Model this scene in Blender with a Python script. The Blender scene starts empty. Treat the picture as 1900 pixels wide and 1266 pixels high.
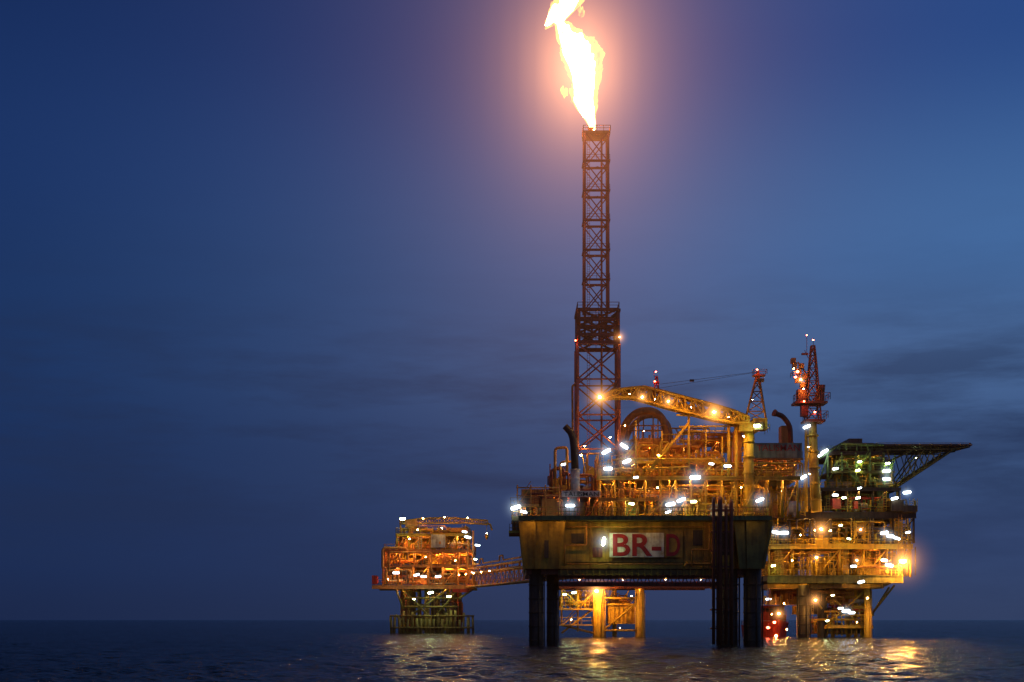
import bpy, math, random
import numpy as np
from mathutils import Vector, Matrix, noise as mnoise
random.seed(11)
S=bpy.context.scene; COL=S.collection
F=2640.0; CH=5.0; HZ=1150.0     # survey scale: metres per unit at distance Y is Y/F
def X(px,Y): return (px-950)*Y/F
def Z(py,Y): return CH+(HZ-py)*Y/F
def P(px,py,Y): return Vector((X(px,Y),Y,Z(py,Y)))
def lin(c):
    return tuple(((v/255)/12.92 if v/255<=0.04045 else ((v/255+0.055)/1.055)**2.4) for v in c)+(1,)

# ---------------- materials ----------------
def nodes(mat):
    mat.use_nodes=True; nt=mat.node_tree; nt.nodes.clear(); return nt
def N(nt,t,**k):
    n=nt.nodes.new(t)
    for a,b in k.items(): setattr(n,a,b)
    return n
def ramp(nt,stops,interp='LINEAR'):
    r=nt.nodes.new('ShaderNodeValToRGB'); cr=r.color_ramp; cr.interpolation=interp
    while len(cr.elements)<len(stops): cr.elements.new(0.5)
    for e,(p,c) in zip(cr.elements,stops): e.position=p; e.color=c
    return r
def paint(name,base,dirt,rough=0.55,metal=0.0,scale=0.35,amt=0.5,streak=0.5):
    m=bpy.data.materials.new(name); nt=nodes(m); L=nt.links.new
    out=N(nt,'ShaderNodeOutputMaterial'); b=N(nt,'ShaderNodeBsdfPrincipled')
    b.inputs['Roughness'].default_value=rough; b.inputs['Metallic'].default_value=metal
    g=N(nt,'ShaderNodeNewGeometry')
    n1=N(nt,'ShaderNodeTexNoise'); n1.inputs['Scale'].default_value=scale; n1.inputs['Detail'].default_value=8; n1.inputs['Roughness'].default_value=0.68
    L(g.outputs['Position'],n1.inputs['Vector'])
    mp=N(nt,'ShaderNodeMapping'); mp.inputs['Scale'].default_value=(1.3,1.3,0.12)
    L(g.outputs['Position'],mp.inputs['Vector'])
    n2=N(nt,'ShaderNodeTexNoise'); n2.inputs['Scale'].default_value=1.2; n2.inputs['Detail'].default_value=5
    L(mp.outputs[0],n2.inputs['Vector'])
    r1=ramp(nt,[(0.62-amt*0.3,(0,0,0,1)),(0.72,(1,1,1,1))]); L(n1.outputs['Fac'],r1.inputs['Fac'])
    r2=ramp(nt,[(0.45,(1,1,1,1)),(0.7,(1-streak,1-streak,1-streak,1))]); L(n2.outputs['Fac'],r2.inputs['Fac'])
    mx=N(nt,'ShaderNodeMix',data_type='RGBA'); mx.inputs['A'].default_value=base+(1,); mx.inputs['B'].default_value=dirt+(1,)
    L(r1.outputs['Color'],mx.inputs['Factor'])
    mu=N(nt,'ShaderNodeMix',data_type='RGBA',blend_type='MULTIPLY'); mu.inputs['Factor'].default_value=1
    L(mx.outputs['Result'],mu.inputs['A']); L(r2.outputs['Color'],mu.inputs['B'])
    L(mu.outputs['Result'],b.inputs['Base Color'])
    bp=N(nt,'ShaderNodeBump'); bp.inputs['Strength'].default_value=0.35; bp.inputs['Distance'].default_value=0.08
    L(n1.outputs['Fac'],bp.inputs['Height']); L(bp.outputs[0],b.inputs['Normal'])
    L(b.outputs[0],out.inputs['Surface']); return m
YEL=paint('yellow_paint',(0.80,0.50,0.04),(0.36,0.15,0.02),amt=0.4,streak=0.3)
HULL=paint('weathered_hull_paint',(0.66,0.40,0.03),(0.13,0.06,0.012),scale=0.19,amt=0.95,streak=0.42)
ORA=paint('rusty_orange_steel',(0.74,0.34,0.055),(0.32,0.10,0.02),amt=0.5,streak=0.3)
OLV=paint('olive_cladding',(0.30,0.26,0.05),(0.10,0.08,0.02),amt=0.6)
RUST=paint('red_brown_steel',(0.38,0.10,0.035),(0.13,0.035,0.02),amt=0.6)
TWR=paint('flare_tower_steel',(0.68,0.21,0.12),(0.32,0.08,0.05),amt=0.5,streak=.3)
DARK=paint('dark_steel',(0.10,0.065,0.03),(0.035,0.025,0.01),amt=0.6)
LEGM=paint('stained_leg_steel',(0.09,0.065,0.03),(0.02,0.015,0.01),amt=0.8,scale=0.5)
GREY=paint('grey_steel',(0.34,0.29,0.20),(0.18,0.09,0.04),amt=0.5,rough=0.5)
WHT=paint('white_paint',(0.76,0.72,0.60),(0.36,0.22,0.10),amt=0.55,streak=0.4,scale=.6)
GRN=paint('green_cladding',(0.28,0.42,0.10),(0.10,0.14,0.04),amt=0.55)
RED=paint('red_paint',(0.62,0.05,0.02),(0.25,0.03,0.02),amt=0.4)
BLK=paint('soot_black_steel',(0.02,0.018,0.016),(0.05,0.02,0.01),amt=0.4)
MAR=paint('maroon_lettering_paint',(0.36,0.012,0.012),(0.16,0.015,0.015),amt=0.5,streak=0.3)
def emis(name,col,st):
    m=bpy.data.materials.new(name); nt=nodes(m)
    out=N(nt,'ShaderNodeOutputMaterial'); e=N(nt,'ShaderNodeEmission')
    e.inputs['Color'].default_value=col+(1,); e.inputs['Strength'].default_value=st
    nt.links.new(e.outputs[0],out.inputs['Surface']); return m
LW=emis('cool_white_tube',(0.72,0.87,1.0),11)
LG=emis('greenish_tube',(0.80,1.0,0.45),52)
LO=emis('sodium_bulb',(1.0,0.44,0.08),560)
LX=emis('sodium_flood_bulb',(1.0,0.45,0.08),2000)
LY=emis('warm_bulb',(1.0,0.55,0.13),480)
LH=emis('warm_fill_bulb',(1.0,0.54,0.13),1250)  # used only by the added fill lamps
LR=emis('red_bulb',(1.0,0.10,0.04),90)
FLM=emis('burning_gas',(1.0,0.45,0.14),64)
def fringe():
    m=bpy.data.materials.new('burning_gas_fringe'); nt=nodes(m); L=nt.links.new
    out=N(nt,'ShaderNodeOutputMaterial'); e=N(nt,'ShaderNodeEmission'); e.inputs['Color'].default_value=(1,.45,.12,1); e.inputs['Strength'].default_value=3.2
    t=N(nt,'ShaderNodeBsdfTransparent'); mx=N(nt,'ShaderNodeMixShader'); g=N(nt,'ShaderNodeNewGeometry')
    mp=N(nt,'ShaderNodeMapping'); mp.inputs['Scale'].default_value=(1,1,.45); L(g.outputs['Position'],mp.inputs['Vector'])
    n=N(nt,'ShaderNodeTexNoise'); n.inputs['Scale'].default_value=.8; n.inputs['Detail'].default_value=6; L(mp.outputs[0],n.inputs['Vector'])
    r=ramp(nt,[(.38,(0,0,0,1)),(.66,(.65,.65,.65,1))]); L(n.outputs['Fac'],r.inputs['Fac']); L(r.outputs['Color'],mx.inputs[0]); L(t.outputs[0],mx.inputs[1]); L(e.outputs[0],mx.inputs[2]); L(mx.outputs[0],out.inputs['Surface']); return m
FLO=fringe()

# self-emitting volume grid imitating bloom around a light, fading outwards
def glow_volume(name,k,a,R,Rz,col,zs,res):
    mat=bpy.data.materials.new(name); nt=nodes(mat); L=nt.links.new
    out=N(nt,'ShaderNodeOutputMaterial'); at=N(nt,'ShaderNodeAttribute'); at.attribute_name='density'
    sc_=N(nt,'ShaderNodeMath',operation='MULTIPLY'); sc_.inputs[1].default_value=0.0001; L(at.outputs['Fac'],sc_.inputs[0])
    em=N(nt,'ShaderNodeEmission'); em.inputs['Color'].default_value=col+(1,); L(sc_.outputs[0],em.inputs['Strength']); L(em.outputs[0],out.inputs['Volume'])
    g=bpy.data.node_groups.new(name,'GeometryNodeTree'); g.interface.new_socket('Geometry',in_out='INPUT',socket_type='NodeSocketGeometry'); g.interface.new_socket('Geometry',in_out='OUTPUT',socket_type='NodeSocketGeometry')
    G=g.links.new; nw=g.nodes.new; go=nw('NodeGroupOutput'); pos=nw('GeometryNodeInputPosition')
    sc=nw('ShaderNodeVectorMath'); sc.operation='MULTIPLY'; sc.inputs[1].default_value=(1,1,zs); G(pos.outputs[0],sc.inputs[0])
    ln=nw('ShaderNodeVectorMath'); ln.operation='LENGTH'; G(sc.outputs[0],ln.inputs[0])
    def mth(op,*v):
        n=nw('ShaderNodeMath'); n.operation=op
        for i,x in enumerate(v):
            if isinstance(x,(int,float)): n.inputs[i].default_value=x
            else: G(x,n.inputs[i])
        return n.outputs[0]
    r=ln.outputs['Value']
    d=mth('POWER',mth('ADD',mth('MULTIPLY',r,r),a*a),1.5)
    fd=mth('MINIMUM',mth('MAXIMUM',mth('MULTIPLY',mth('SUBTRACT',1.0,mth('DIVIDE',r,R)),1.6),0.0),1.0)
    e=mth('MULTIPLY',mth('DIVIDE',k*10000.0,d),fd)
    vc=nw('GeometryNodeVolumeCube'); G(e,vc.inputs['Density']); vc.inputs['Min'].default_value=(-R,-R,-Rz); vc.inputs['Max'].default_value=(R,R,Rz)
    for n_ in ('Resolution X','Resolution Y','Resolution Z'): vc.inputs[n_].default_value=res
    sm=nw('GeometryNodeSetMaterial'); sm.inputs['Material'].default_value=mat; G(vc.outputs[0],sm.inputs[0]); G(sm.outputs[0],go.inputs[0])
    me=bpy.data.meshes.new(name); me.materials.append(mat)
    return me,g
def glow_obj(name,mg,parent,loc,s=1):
    o=bpy.data.objects.new(name,mg[0]); COL.objects.link(o); md=o.modifiers.new('bloom_glow','NODES'); md.node_group=mg[1]; o.parent=parent; o.location=loc; o.scale=(s,s,s); o['kind']='stuff'; return o

# ---------------- mesh builder ----------------
class M:
    def __init__(s): s.v=[]; s.f=[]; s.sm=[]
    def add(s,vs,fs,smooth=False):
        o=len(s.v); s.v+= [tuple(v) for v in vs]
        for f in fs: s.f.append(tuple(i+o for i in f)); s.sm.append(smooth)
    def box(s,x0,x1,y0,y1,z0,z1):
        s.hexa([(x0,y0,z0),(x1,y0,z0),(x1,y1,z0),(x0,y1,z0),(x0,y0,z1),(x1,y0,z1),(x1,y1,z1),(x0,y1,z1)])
    def hexa(s,v): s.add(v,[(0,3,2,1),(4,5,6,7),(0,1,5,4),(1,2,6,5),(2,3,7,6),(3,0,4,7)])
    def bx(s,px0,px1,py0,py1,Y0,Y1):
        s.box(X(px0,Y0),X(px1,Y0),Y0,Y1,Z(py1,Y0),Z(py0,Y0))
    def path(s,pts,r,n=8,radii=None,cap=True):
        pts=[Vector(p) for p in pts]
        if len(pts)<2: return
        rings=[]; up=None
        for i,p in enumerate(pts):
            if i==0: t=pts[1]-p
            elif i==len(pts)-1: t=p-pts[i-1]
            else: t=(pts[i+1]-p).normalized()+(p-pts[i-1]).normalized()
            if t.length<1e-6: t=Vector((0,0,1))
            t.normalize()
            if up is None:
                up=Vector((0,0,1)) if abs(t.z)<0.9 else Vector((0,1,0))
            a=(up-t*up.dot(t))
            if a.length<1e-4: a=Vector((1,0,0))-t*t.x
            a.normalize(); b=t.cross(a); up=a
            rr=radii[i] if radii else r
            off=math.pi/4 if n==4 else 0
            rings.append([p+a*(rr*math.cos(off+2*math.pi*k/n))+b*(rr*math.sin(off+2*math.pi*k/n)) for k in range(n)])
        vs=[v for ring in rings for v in ring]; fs=[]
        for i in range(len(rings)-1):
            for k in range(n):
                k2=(k+1)%n; fs.append((i*n+k,i*n+k2,(i+1)*n+k2,(i+1)*n+k))
        s.add(vs,fs,n>5)
        if cap:
            o=len(s.v)-len(vs)
            s.f.append(tuple(o+k for k in reversed(range(n)))); s.sm.append(False)
            s.f.append(tuple(o+(len(rings)-1)*n+k for k in range(n))); s.sm.append(False)
    def tube(s,p,q,r,n=6,r2=None): s.path([p,q],r,n,[r,r if r2 is None else r2])
    def vessel(s,p,q,r,n=14):
        p=Vector(p);q=Vector(q);d=(q-p).normalized()
        pts=[p-d*r*0.5,p-d*r*0.4,p-d*r*0.2,p,q,q+d*r*0.2,q+d*r*0.4,q+d*r*0.5]
        s.path(pts,r,n,[r*0.15,r*0.6,r*0.9,r,r,r*0.9,r*0.6,r*0.15])
    def elbow(s,pts,r,n=8,bend=None):
        bend=bend or r*2.5; pts=[Vector(p) for p in pts]; o=[pts[0]]
        for i in range(1,len(pts)-1):
            a=(pts[i-1]-pts[i]);b=(pts[i+1]-pts[i])
            l=min(bend,a.length*0.45,b.length*0.45); a=pts[i]+a.normalized()*l; b=pts[i]+b.normalized()*l
            for t in (0,0.25,0.5,0.75,1): o.append(a*(1-t)**2+pts[i]*2*t*(1-t)+b*t*t)
        o.append(pts[-1]); s.path(o,r,n)
    def rail(s,p,q,h=1.15,step=1.8,r=0.055):
        p=Vector(p);q=Vector(q);n=max(1,int((q-p).length/step)); u=Vector((0,0,h))
        for i in range(n+1):
            a=p.lerp(q,i/n); s.tube(a,a+u,r,4)
        s.tube(p+u,q+u,r,4); s.tube(p+u*0.5,q+u*0.5,r*0.8,4)
    def railbox(s,x0,x1,y0,y1,z,**k):
        c=[(x0,y0,z),(x1,y0,z),(x1,y1,z),(x0,y1,z)]
        for i in range(4): s.rail(c[i],c[(i+1)%4],**k)
    def lattice(s,nd,r,rb,n=4):
        rg=[]
        for c,w,h in nd:
            c=Vector(c); rg.append([c+Vector((0,-w,-h)),c+Vector((0,w,-h)),c+Vector((0,w,h)),c+Vector((0,-w,h))])
        for i in range(len(rg)):
            for k in range(4): s.tube(rg[i][k],rg[i][(k+1)%4],rb,n)
            if i<len(rg)-1:
                for k in range(4):
                    s.tube(rg[i][k],rg[i+1][k],r,n)
                    if (i+k)%2: s.tube(rg[i][k],rg[i+1][(k+1)%4],rb,n)
                    else: s.tube(rg[i][(k+1)%4],rg[i+1][k],rb,n)
    def tower(s,cx,cy,zs,ws,r,rb,xb=True):
        rg=[]
        for z,w in zip(zs,ws):
            rg.append([Vector((cx-w,cy-w,z)),Vector((cx+w,cy-w,z)),Vector((cx+w,cy+w,z)),Vector((cx-w,cy+w,z))])
        for i in range(len(rg)):
            for k in range(4): s.tube(rg[i][k],rg[i][(k+1)%4],rb,5)
            if i<len(rg)-1:
                for k in range(4):
                    s.tube(rg[i][k],rg[i+1][k],r,6)
                    s.tube(rg[i][k],rg[i+1][(k+1)%4],rb,5)
                    if xb: s.tube(rg[i][(k+1)%4],rg[i+1][k],rb,5)
    def stair(s,p,q,w=1.0,r=0.06):
        p=Vector(p);q=Vector(q);d=Vector((0,w,0))
        for o in (Vector((0,0,0)),d):
            s.tube(p+o,q+o,0.12,4); s.tube(p+o+Vector((0,0,1)),q+o+Vector((0,0,1)),r,4)
        n=max(3,int(abs(q.z-p.z)/0.3))
        for i in range(n+1):
            a=p.lerp(q,i/n); s.tube(a,a+d,0.05,4)
            if i%4==0: s.tube(a,a+Vector((0,0,1)),r,4)
WL={}
def empty(name,loc,label,cat,group=None):
    e=bpy.data.objects.new(name,None); COL.objects.link(e); e.location=loc; WL[e.name]=Vector(loc)
    e.empty_display_size=2
    e['label']=label; e['category']=cat
    if group: e['group']=group
    return e
def mk(name,m,mat,parent=None,label=None,cat=None):
    vs=np.array(m.v); c=Vector(((vs[:,0].min()+vs[:,0].max())/2,(vs[:,1].min()+vs[:,1].max())/2,vs[:,2].min()))
    me=bpy.data.meshes.new(name); me.from_pydata([tuple(Vector(v)-c) for v in m.v],[],m.f)
    me.polygons.foreach_set('use_smooth',m.sm); me.materials.append(mat); me.update()
    o=bpy.data.objects.new(name,me); COL.objects.link(o); WL[o.name]=c
    if parent: o.parent=parent; o.location=c-WL[parent.name]
    else: o.location=c
    if label: o['label']=label
    if cat: o['category']=cat
    if name in ('pipework','deck_brace'): o['kind']='stuff'
    return o

# lamps : housing + bulb, shared meshes
def capsule(L,r,n=8):
    m=M(); m.path([(-L,0,0),(-L+r*0.5,0,0),(L-r*0.5,0,0),(L,0,0)],r,n,[r*0.5,r,r,r*0.5]); return m
def meshof(m,name,mat):
    me=bpy.data.meshes.new(name); me.from_pydata(m.v,[],m.f); me.polygons.foreach_set('use_smooth',m.sm); me.materials.append(mat); return me
bulbs={}
for k,mt in (('w',LW),('g',LG)):
    bulbs[k]=meshof(capsule(0.80,0.27),'tube_'+mt.name,mt)
for k,mt in (('o',LO),('y',LY),('r',LR),('h',LH),('x',LX)):
    bulbs[k]=meshof(capsule(0.34,0.3),'bulb_'+mt.name,mt)
hm=M(); hm.box(-0.7,0.7,-0.1,0.35,0.3,0.4); hm.box(-0.7,0.7,0.36,0.42,-0.15,0.3); hm.tube((0,0.38,0.3),(0,0.38,1.3),0.06,6)
HMESH=meshof(hm,'lamp_housing',GREY)
GLOW_O=glow_volume('amber_lamp_glow',0.48,0.5,4.0,4.0,(1,0.42,0.12),1.0,26)  # added glow balls imitating bloom around the lamps
GLOW_W=glow_volume('cool_lamp_glow',0.13,0.5,2.6,2.6,(.62,0.8,1.0),1.0,18)
def lamp(parent,px,py,Y,k='w',sz=1.0,ang=None,halo=0):
    if ang is None: ang=random.uniform(-0.25,0.35)
    s=sz*Y/264
    p=P(px,py,Y)
    l=bpy.data.objects.new('lamp',HMESH); COL.objects.link(l); l.parent=parent; l.location=p-WL[parent.name]; l.scale=(s,s,s)
    l.rotation_euler=(0,-ang,random.uniform(-0.3,0.3))
    b=bpy.data.objects.new('bulb',bulbs[k]); COL.objects.link(b); b.parent=l
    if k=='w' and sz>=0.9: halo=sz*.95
    if halo: glow_obj('bloom_glow',GLOW_O if k in 'oyhx' else GLOW_W,l,(0,0,0),halo/s*1.15)
    return l
def fill_lamp(par,p,s,k='h'):  # added lamp brightening nearby structure, no known fitting
    l=bpy.data.objects.new('lamp',HMESH); COL.objects.link(l); l.parent=par; l.location=p-WL[par.name]; l.scale=(s,s,s*.5)  # added fill lamp and bulb, named like the other lamps
    b=bpy.data.objects.new('bulb',bulbs[k]); COL.objects.link(b); b.parent=l
def under_deck_fill(par,px0,px1,py,Y0,n,sz=0.3,k='h',dy=2.0,depth=0.9):
    """added fill lights, hidden under a deck just behind its edge girder"""
    for i in range(n):
        px=px0+(px1-px0)*(i+.5)/n+random.uniform(-3,3)
        kk=Y0/F; fill_lamp(par,Vector((X(px,Y0),Y0+depth,Z(py,Y0)-dy*kk-.1)),sz*Y0/264,k)

def deck(par,px0,px1,py,Y0,Y1,t=5,mat=YEL,rails=True,cols=0,colh=0,sp=30,name='deck',rmat=None,lamps=0,lsz=.3):  # lamps: number of added fill lights under the deck edge
    m=M(); k=Y0/F; x0,x1=X(px0,Y0),X(px1,Y0); z=Z(py,Y0)
    m.box(x0,x1,Y0,Y1,z-0.15,z)
    m.box(x0,x1,Y0,Y0+0.3,z-t*k,z-0.152); m.box(x0,x1,Y1-0.3,Y1,z-t*k,z-0.152)
    n=max(2,int((x1-x0)/5))
    for i in range(n+1):
        xx=x0+0.15+(x1-x0-0.3)*i/n; m.box(xx-0.12,xx+0.12,Y0+0.302,Y1-0.302,z-t*k*0.7,z-0.153)
    m.box(x0,x1,Y0-0.25,Y0-0.002,z-t*k-0.02,z-t*k+0.18); m.box(x0,x1,Y0-0.25,Y0-0.002,z-0.2,z+0.02)
    o=mk(name,m,mat,par)
    if rails:
        m=M(); m.railbox(x0+0.1,x1-0.1,Y0+0.1,Y1-0.1,z+0.001,h=1.25*max(1,k*8),r=0.05*k*10,step=2*k*10); mk('railing',m,rmat or mat,par)
    if cols:
        nn=max(1,int(round((px1-px0)/sp))); mb=M()
        for i in range(nn+1):
            xx=x0+0.5+(x1-x0-1)*i/nn
            for yy in (Y0+0.7,(Y0+Y1)/2):
                m=M(); m.tube((xx,yy,z-t*k),(xx,yy,z-t*k-colh*k),0.22*k*10,8); mk('deck_column',m,mat,par)
            if i<nn and i%2==0:
                xb=x0+0.5+(x1-x0-1)*(i+1)/nn
                mb.tube((xx,Y0+0.7,z-t*k-colh*k),(xb,Y0+0.7,z-t*k),0.13*k*10,6)
        mk('deck_brace',mb,mat,par)
    if lamps: under_deck_fill(par,px0+8,px1-8,py,Y0,lamps,lsz)  # unseen fill lights added behind the deck edge
    return o
def bulkhead(par,px0,px1,py0,py1,Y,mat):
    m=M(); m.bx(px0,px1,py0,py1,Y,Y+0.3); st=1.6*2640/Y
    px=px0
    while px<px1-2: m.bx(px,px+1.6,py0+.5,py1-.5,Y-0.25,Y-0.004); px+=st
    mk('module_wall',m,mat,par)
    rd=random.Random(int(px0*7+py0)); px=px0+4
    while px<px1-14:
        w_=rd.uniform(7,18); h=(py1-py0)*rd.uniform(.4,.85); b=py1-rd.uniform(0,.2)*(py1-py0)
        m=M(); m.bx(px,min(px+w_,px1-1),b-h,b-1,Y-0.4,Y-0.26); px+=w_+rd.uniform(6,20); mk('wall_louvre',m,rd.choice((DARK,DARK,RUST,OLV)),par)

def clutter(par,px0,px1,py0,py1,Y0,Y1,n,seed,mats=(YEL,GREY,ORA)):
    rnd=random.Random(seed); k=Y0/F*10
    x0,x1=X(px0,Y0),X(px1,Y0); zt,zb=Z(py0,Y0),Z(py1,Y0); H=zt-zb; W=x1-x0
    pm=[M(),M(),M()]
    U=rnd.uniform
    for i in range(n):
        m=pm[rnd.choice((0,0,1,2,2))]; x=U(x0,x1); y=U(Y0,Y1); r=U(0.07,0.26)*k
        t=rnd.random()
        if t<0.35:
            h=U(0.3,1.0)*H; xe=min(x1,max(x0,x+U(-1,1)*W*0.3)); ye=U(Y0,Y1)
            m.elbow([(x,y,zb),(x,y,zb+h),(xe,y,zb+h),(xe,y,zb+h*U(0.1,0.9))],r)
        elif t<0.6:
            z=U(zb,zt); xe=min(x1,x+U(0.2,0.6)*W); m.elbow([(x,y,z),(xe,y,z),(xe,y,max(zb,z-U(0.2,1)*H))],r)
            for j in range(int((xe-x)/(2.5*k))+1):
                xx=x+j*2.5*k; m.tube((xx,y,z),(xx,y,max(zb,z-1.5*k)),0.06*k,4)
        elif t<0.7:
            m.tube((x,y,zb),(x,y,zb+U(0.6,1.15)*H),0.14*k,6)
        elif t<0.8:
            a=(x,y,zb); b=(min(x1,max(x0,x+U(-1,1)*H)),y,zt); m.tube(a,b,0.11*k,5)
        elif t<0.9:
            z=zb+U(0.1,0.6)*H; m.tube((x,y,zb),(x,y,z+0.6*k),0.1*k,6); m.tube((x,y-0.5*k,z),(x,y+0.5*k,z),0.3*k,8)
            m.tube((x,y,z+0.6*k),(x,y,z+0.7*k),0.42*k,10)
        else:
            for dx in (-0.3*k,0.3*k): m.tube((x+dx,Y0,zb),(x+dx,Y0,zt),0.05*k,4)
            for j in range(int(H/(0.45*k))): m.tube((x-0.3*k,Y0,zb+j*0.45*k),(x+0.3*k,Y0,zb+j*0.45*k),0.04*k,4)
    for m,mt in zip(pm,mats):
        if m.v: mk('pipework',m,mt,par)
    for i in range(max(1,n//7)):
        m=M(); w=U(1.2,4)*k; h=U(0.25,0.6)*H; d=U(1.5,3)*k; x=U(x0,max(x0+.1,x1-w)); y=U(Y0+2,Y1)
        if rnd.random()<0.45:
            r=min(h*0.4,1.3*k); m.vessel((x+r*.5,y,zb+r+0.4),(x+w,y,zb+r+0.4),r)
            for xx in (x+0.3*w,x+0.8*w): m.box(xx-0.2,xx+0.2,y-r*0.7,y+r*0.7,zb,zb+r*0.6)
            m.tube((x+w*.5,y,zb+r*2),(x+w*.5,y,zb+r*2+1),0.2*k,8)
            m.path([(x+w*.3,y,zb+r+0.4),(x+w*.3+0.15,y,zb+r+0.4)],r*1.05,14)
            mk('process_vessel',m,rnd.choice([mats[1],WHT,mats[0]]),par)
        else:
            m.box(x,x+w,y,y+d,zb+0.2,zb+h); m.box(x-0.1,x+w+0.1,y-0.1,y+d+0.1,zb,zb+0.198)
            nb=max(2,int(w/(0.7*k)))
            for j in range(nb+1):
                xx=x+0.05+(w-0.1)*j/nb; m.box(xx-0.05,xx+0.05,y-0.1,y-0.003,zb+0.2,zb+h)
            m.box(x+w*.3,x+w*.7,y+d*.3,y+d*.7,zb+h+0.002,zb+h+0.5*k)
            mk('equipment_skid',m,rnd.choice([mats[0],mats[2],mats[1],DARK]),par)

def text_mesh(name,txt,px0,px1,py0,py1,Y,mat,parent,off=0.0):
    cu=bpy.data.curves.new(name,'FONT'); cu.body=txt; cu.extrude=0.02; cu.offset=off
    o=bpy.data.objects.new('tmp',cu); COL.objects.link(o)
    dg=bpy.context.evaluated_depsgraph_get(); me=bpy.data.meshes.new_from_object(o.evaluated_get(dg))
    bpy.data.objects.remove(o)
    n=len(me.vertices); a=np.empty(n*3); me.vertices.foreach_get('co',a); a=a.reshape(-1,3)
    mn=a.min(0); mx=a.max(0); u=(a[:,0]-mn[0])/(mx[0]-mn[0]); v=(a[:,1]-mn[1])/(mx[1]-mn[1])
    w=X(px1,Y)-X(px0,Y); h=Z(py0,Y)-Z(py1,Y)
    b=np.stack([u*w,-(a[:,2]-mn[2]),v*h],1)
    me.vertices.foreach_set('co',b.ravel()); me.materials.clear(); me.materials.append(mat); me.update()
    t=bpy.data.objects.new(name,me); COL.objects.link(t); p=Vector((X(px0,Y),Y,Z(py1,Y)))
    t.parent=parent; t.location=p-WL[parent.name]; return t

# =============== MAIN PLATFORM ===============
main=empty('production_platform',(X(1195,264),280,0),'yellow offshore production platform standing on thick legs in the sea','oil platform')
Yh=264
m=M()
m.bx(1040,1362,968,1056,Yh,298)
for px in (1096,1128,1270,1304): m.bx(px,px+2,970,1054,Yh-0.35,Yh-0.004)
m.bx(1040,1362,1040,1043,Yh-0.3,Yh-0.006)
mk('hull',m,HULL,main)
m=M(); m.bx(950,1428,958,966,Yh-1.5,299); m.box(X(962,264),X(1424,264),Yh-4.6,Yh-1.504,Z(962,264),Z(960.5,264)); m.box(X(962,264),X(1424,264),Yh-4.6,Yh-4.35,Z(968.5,264),Z(962,264)-.003)  # front ledge and lip added to hide the hull fill bulbs
mk('main_deck',m,OLV,main)
m=M(); m.rail((X(962,264),Yh-4.5,Z(960.4,264)),(X(1424,264),Yh-4.5,Z(960.4,264)),h=1.5,r=.06,step=1.5); mk('railing',m,ORA,main)
m=M(); z=Z(958,Yh); m.railbox(X(950,Yh)+.1,X(1428,Yh)-.1,Yh-1.4,298.8,z+0.01,h=1.6,r=0.06,step=1.6); mk('railing',m,YEL,main)
# hull face services: pipe runs, ladder, brackets, patch plates
m=M()
m.elbow([P(1048,1050,263.2),P(1048,1012,263.2),P(1088,1012,263.2),P(1088,972,263.2)],.16,8)
m.elbow([P(1272,1052,263.2),P(1272,1046,263.2),P(1322,1046,263.2),P(1322,975,263.2)],.2,8)
m.elbow([P(1284,1052,263.1),P(1284,1020,263.1),P(1316,1020,263.1),P(1316,972,263.1)],.14,8)
m.tube(P(1050,1047,263.3),P(1268,1047,263.3),.12,6); m.tube(P(1050,978,263.2),P(1310,978,263.2),.1,6)
for px in (1308,1312): m.tube(P(px,1055,263.2),P(px,970,263.2),.06,4)
for py in range(972,1054,4): m.tube(P(1308,py,263.2),P(1312,py,263.2),.05,4)
mk('hull_piping',m,ORA,main)
for a,b,c,d in ((1060,1084,990,1008),(1100,1118,1016,1034),(1286,1306,984,1012),(1340,1356,990,1030)):
    m=M(); m.bx(a,b,c,d,Yh-0.18,Yh-0.005); m.bx(a+3,b-3,c+3,d-3,Yh-.3,Yh-.185); mk('hull_hatch',m,random.choice((OLV,DARK,RUST)),main)
for a,b,c,d in ((964,1046,974,1038),(1360,1428,1372,1414)):
    for (y0,y1) in ((Yh-2.2,Yh+6),(286,296)):
        m=M()
        m.hexa([(X(c,264),y0+1,Z(1056,264)),(X(d,264),y0+1,Z(1056,264)),(X(d,264),y1,Z(1056,264)),(X(c,264),y1,Z(1056,264)),
                (X(a,264),y0,Z(969,264)),(X(b,264),y0,Z(969,264)),(X(b,264),y1,Z(969,264)),(X(a,264),y1,Z(969,264))])
        if y0<270:
            for t in (0.0,0.33,1.0):
                q=Vector((X(a+(b-a)*t,264),y0-.15,Z(969,264))); e=Vector((X(c+(d-c)*t,264),y0+.85,Z(1056,264))); m.tube(q,e,0.3,4)
        mk('leg_housing',m,HULL if a<1000 else OLV,main)
m=M(); m.bx(1010,1018,985,1035,Yh-1.8,Yh-1); mk('hull_fitting',m,DARK,main)
m=M()
m.bx(976,1412,1056,1066,Yh+1,297); m.bx(1036,1330,1068,1073,Yh+2,Yh+5); m.bx(1036,1330,1080,1088,Yh+3,Yh+6)
for px in range(1040,1330,14): m.tube(P(px,1086,Yh+2.6),P(px+7,1070,Yh+2.6),0.12,4); m.tube(P(px+7,1070,Yh+2.6),P(px+14,1086,Yh+2.6),0.12,4)
mk('lower_girder',m,RUST,main)
m=M(); m.bx(1036,1326,1058,1067,Yh+0.4,Yh+0.9)
for px in range(1040,1326,12): m.bx(px,px+2,1056,1069,Yh+0.1,Yh+0.39)
mk('girder_flange',m,HULL,main)
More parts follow.
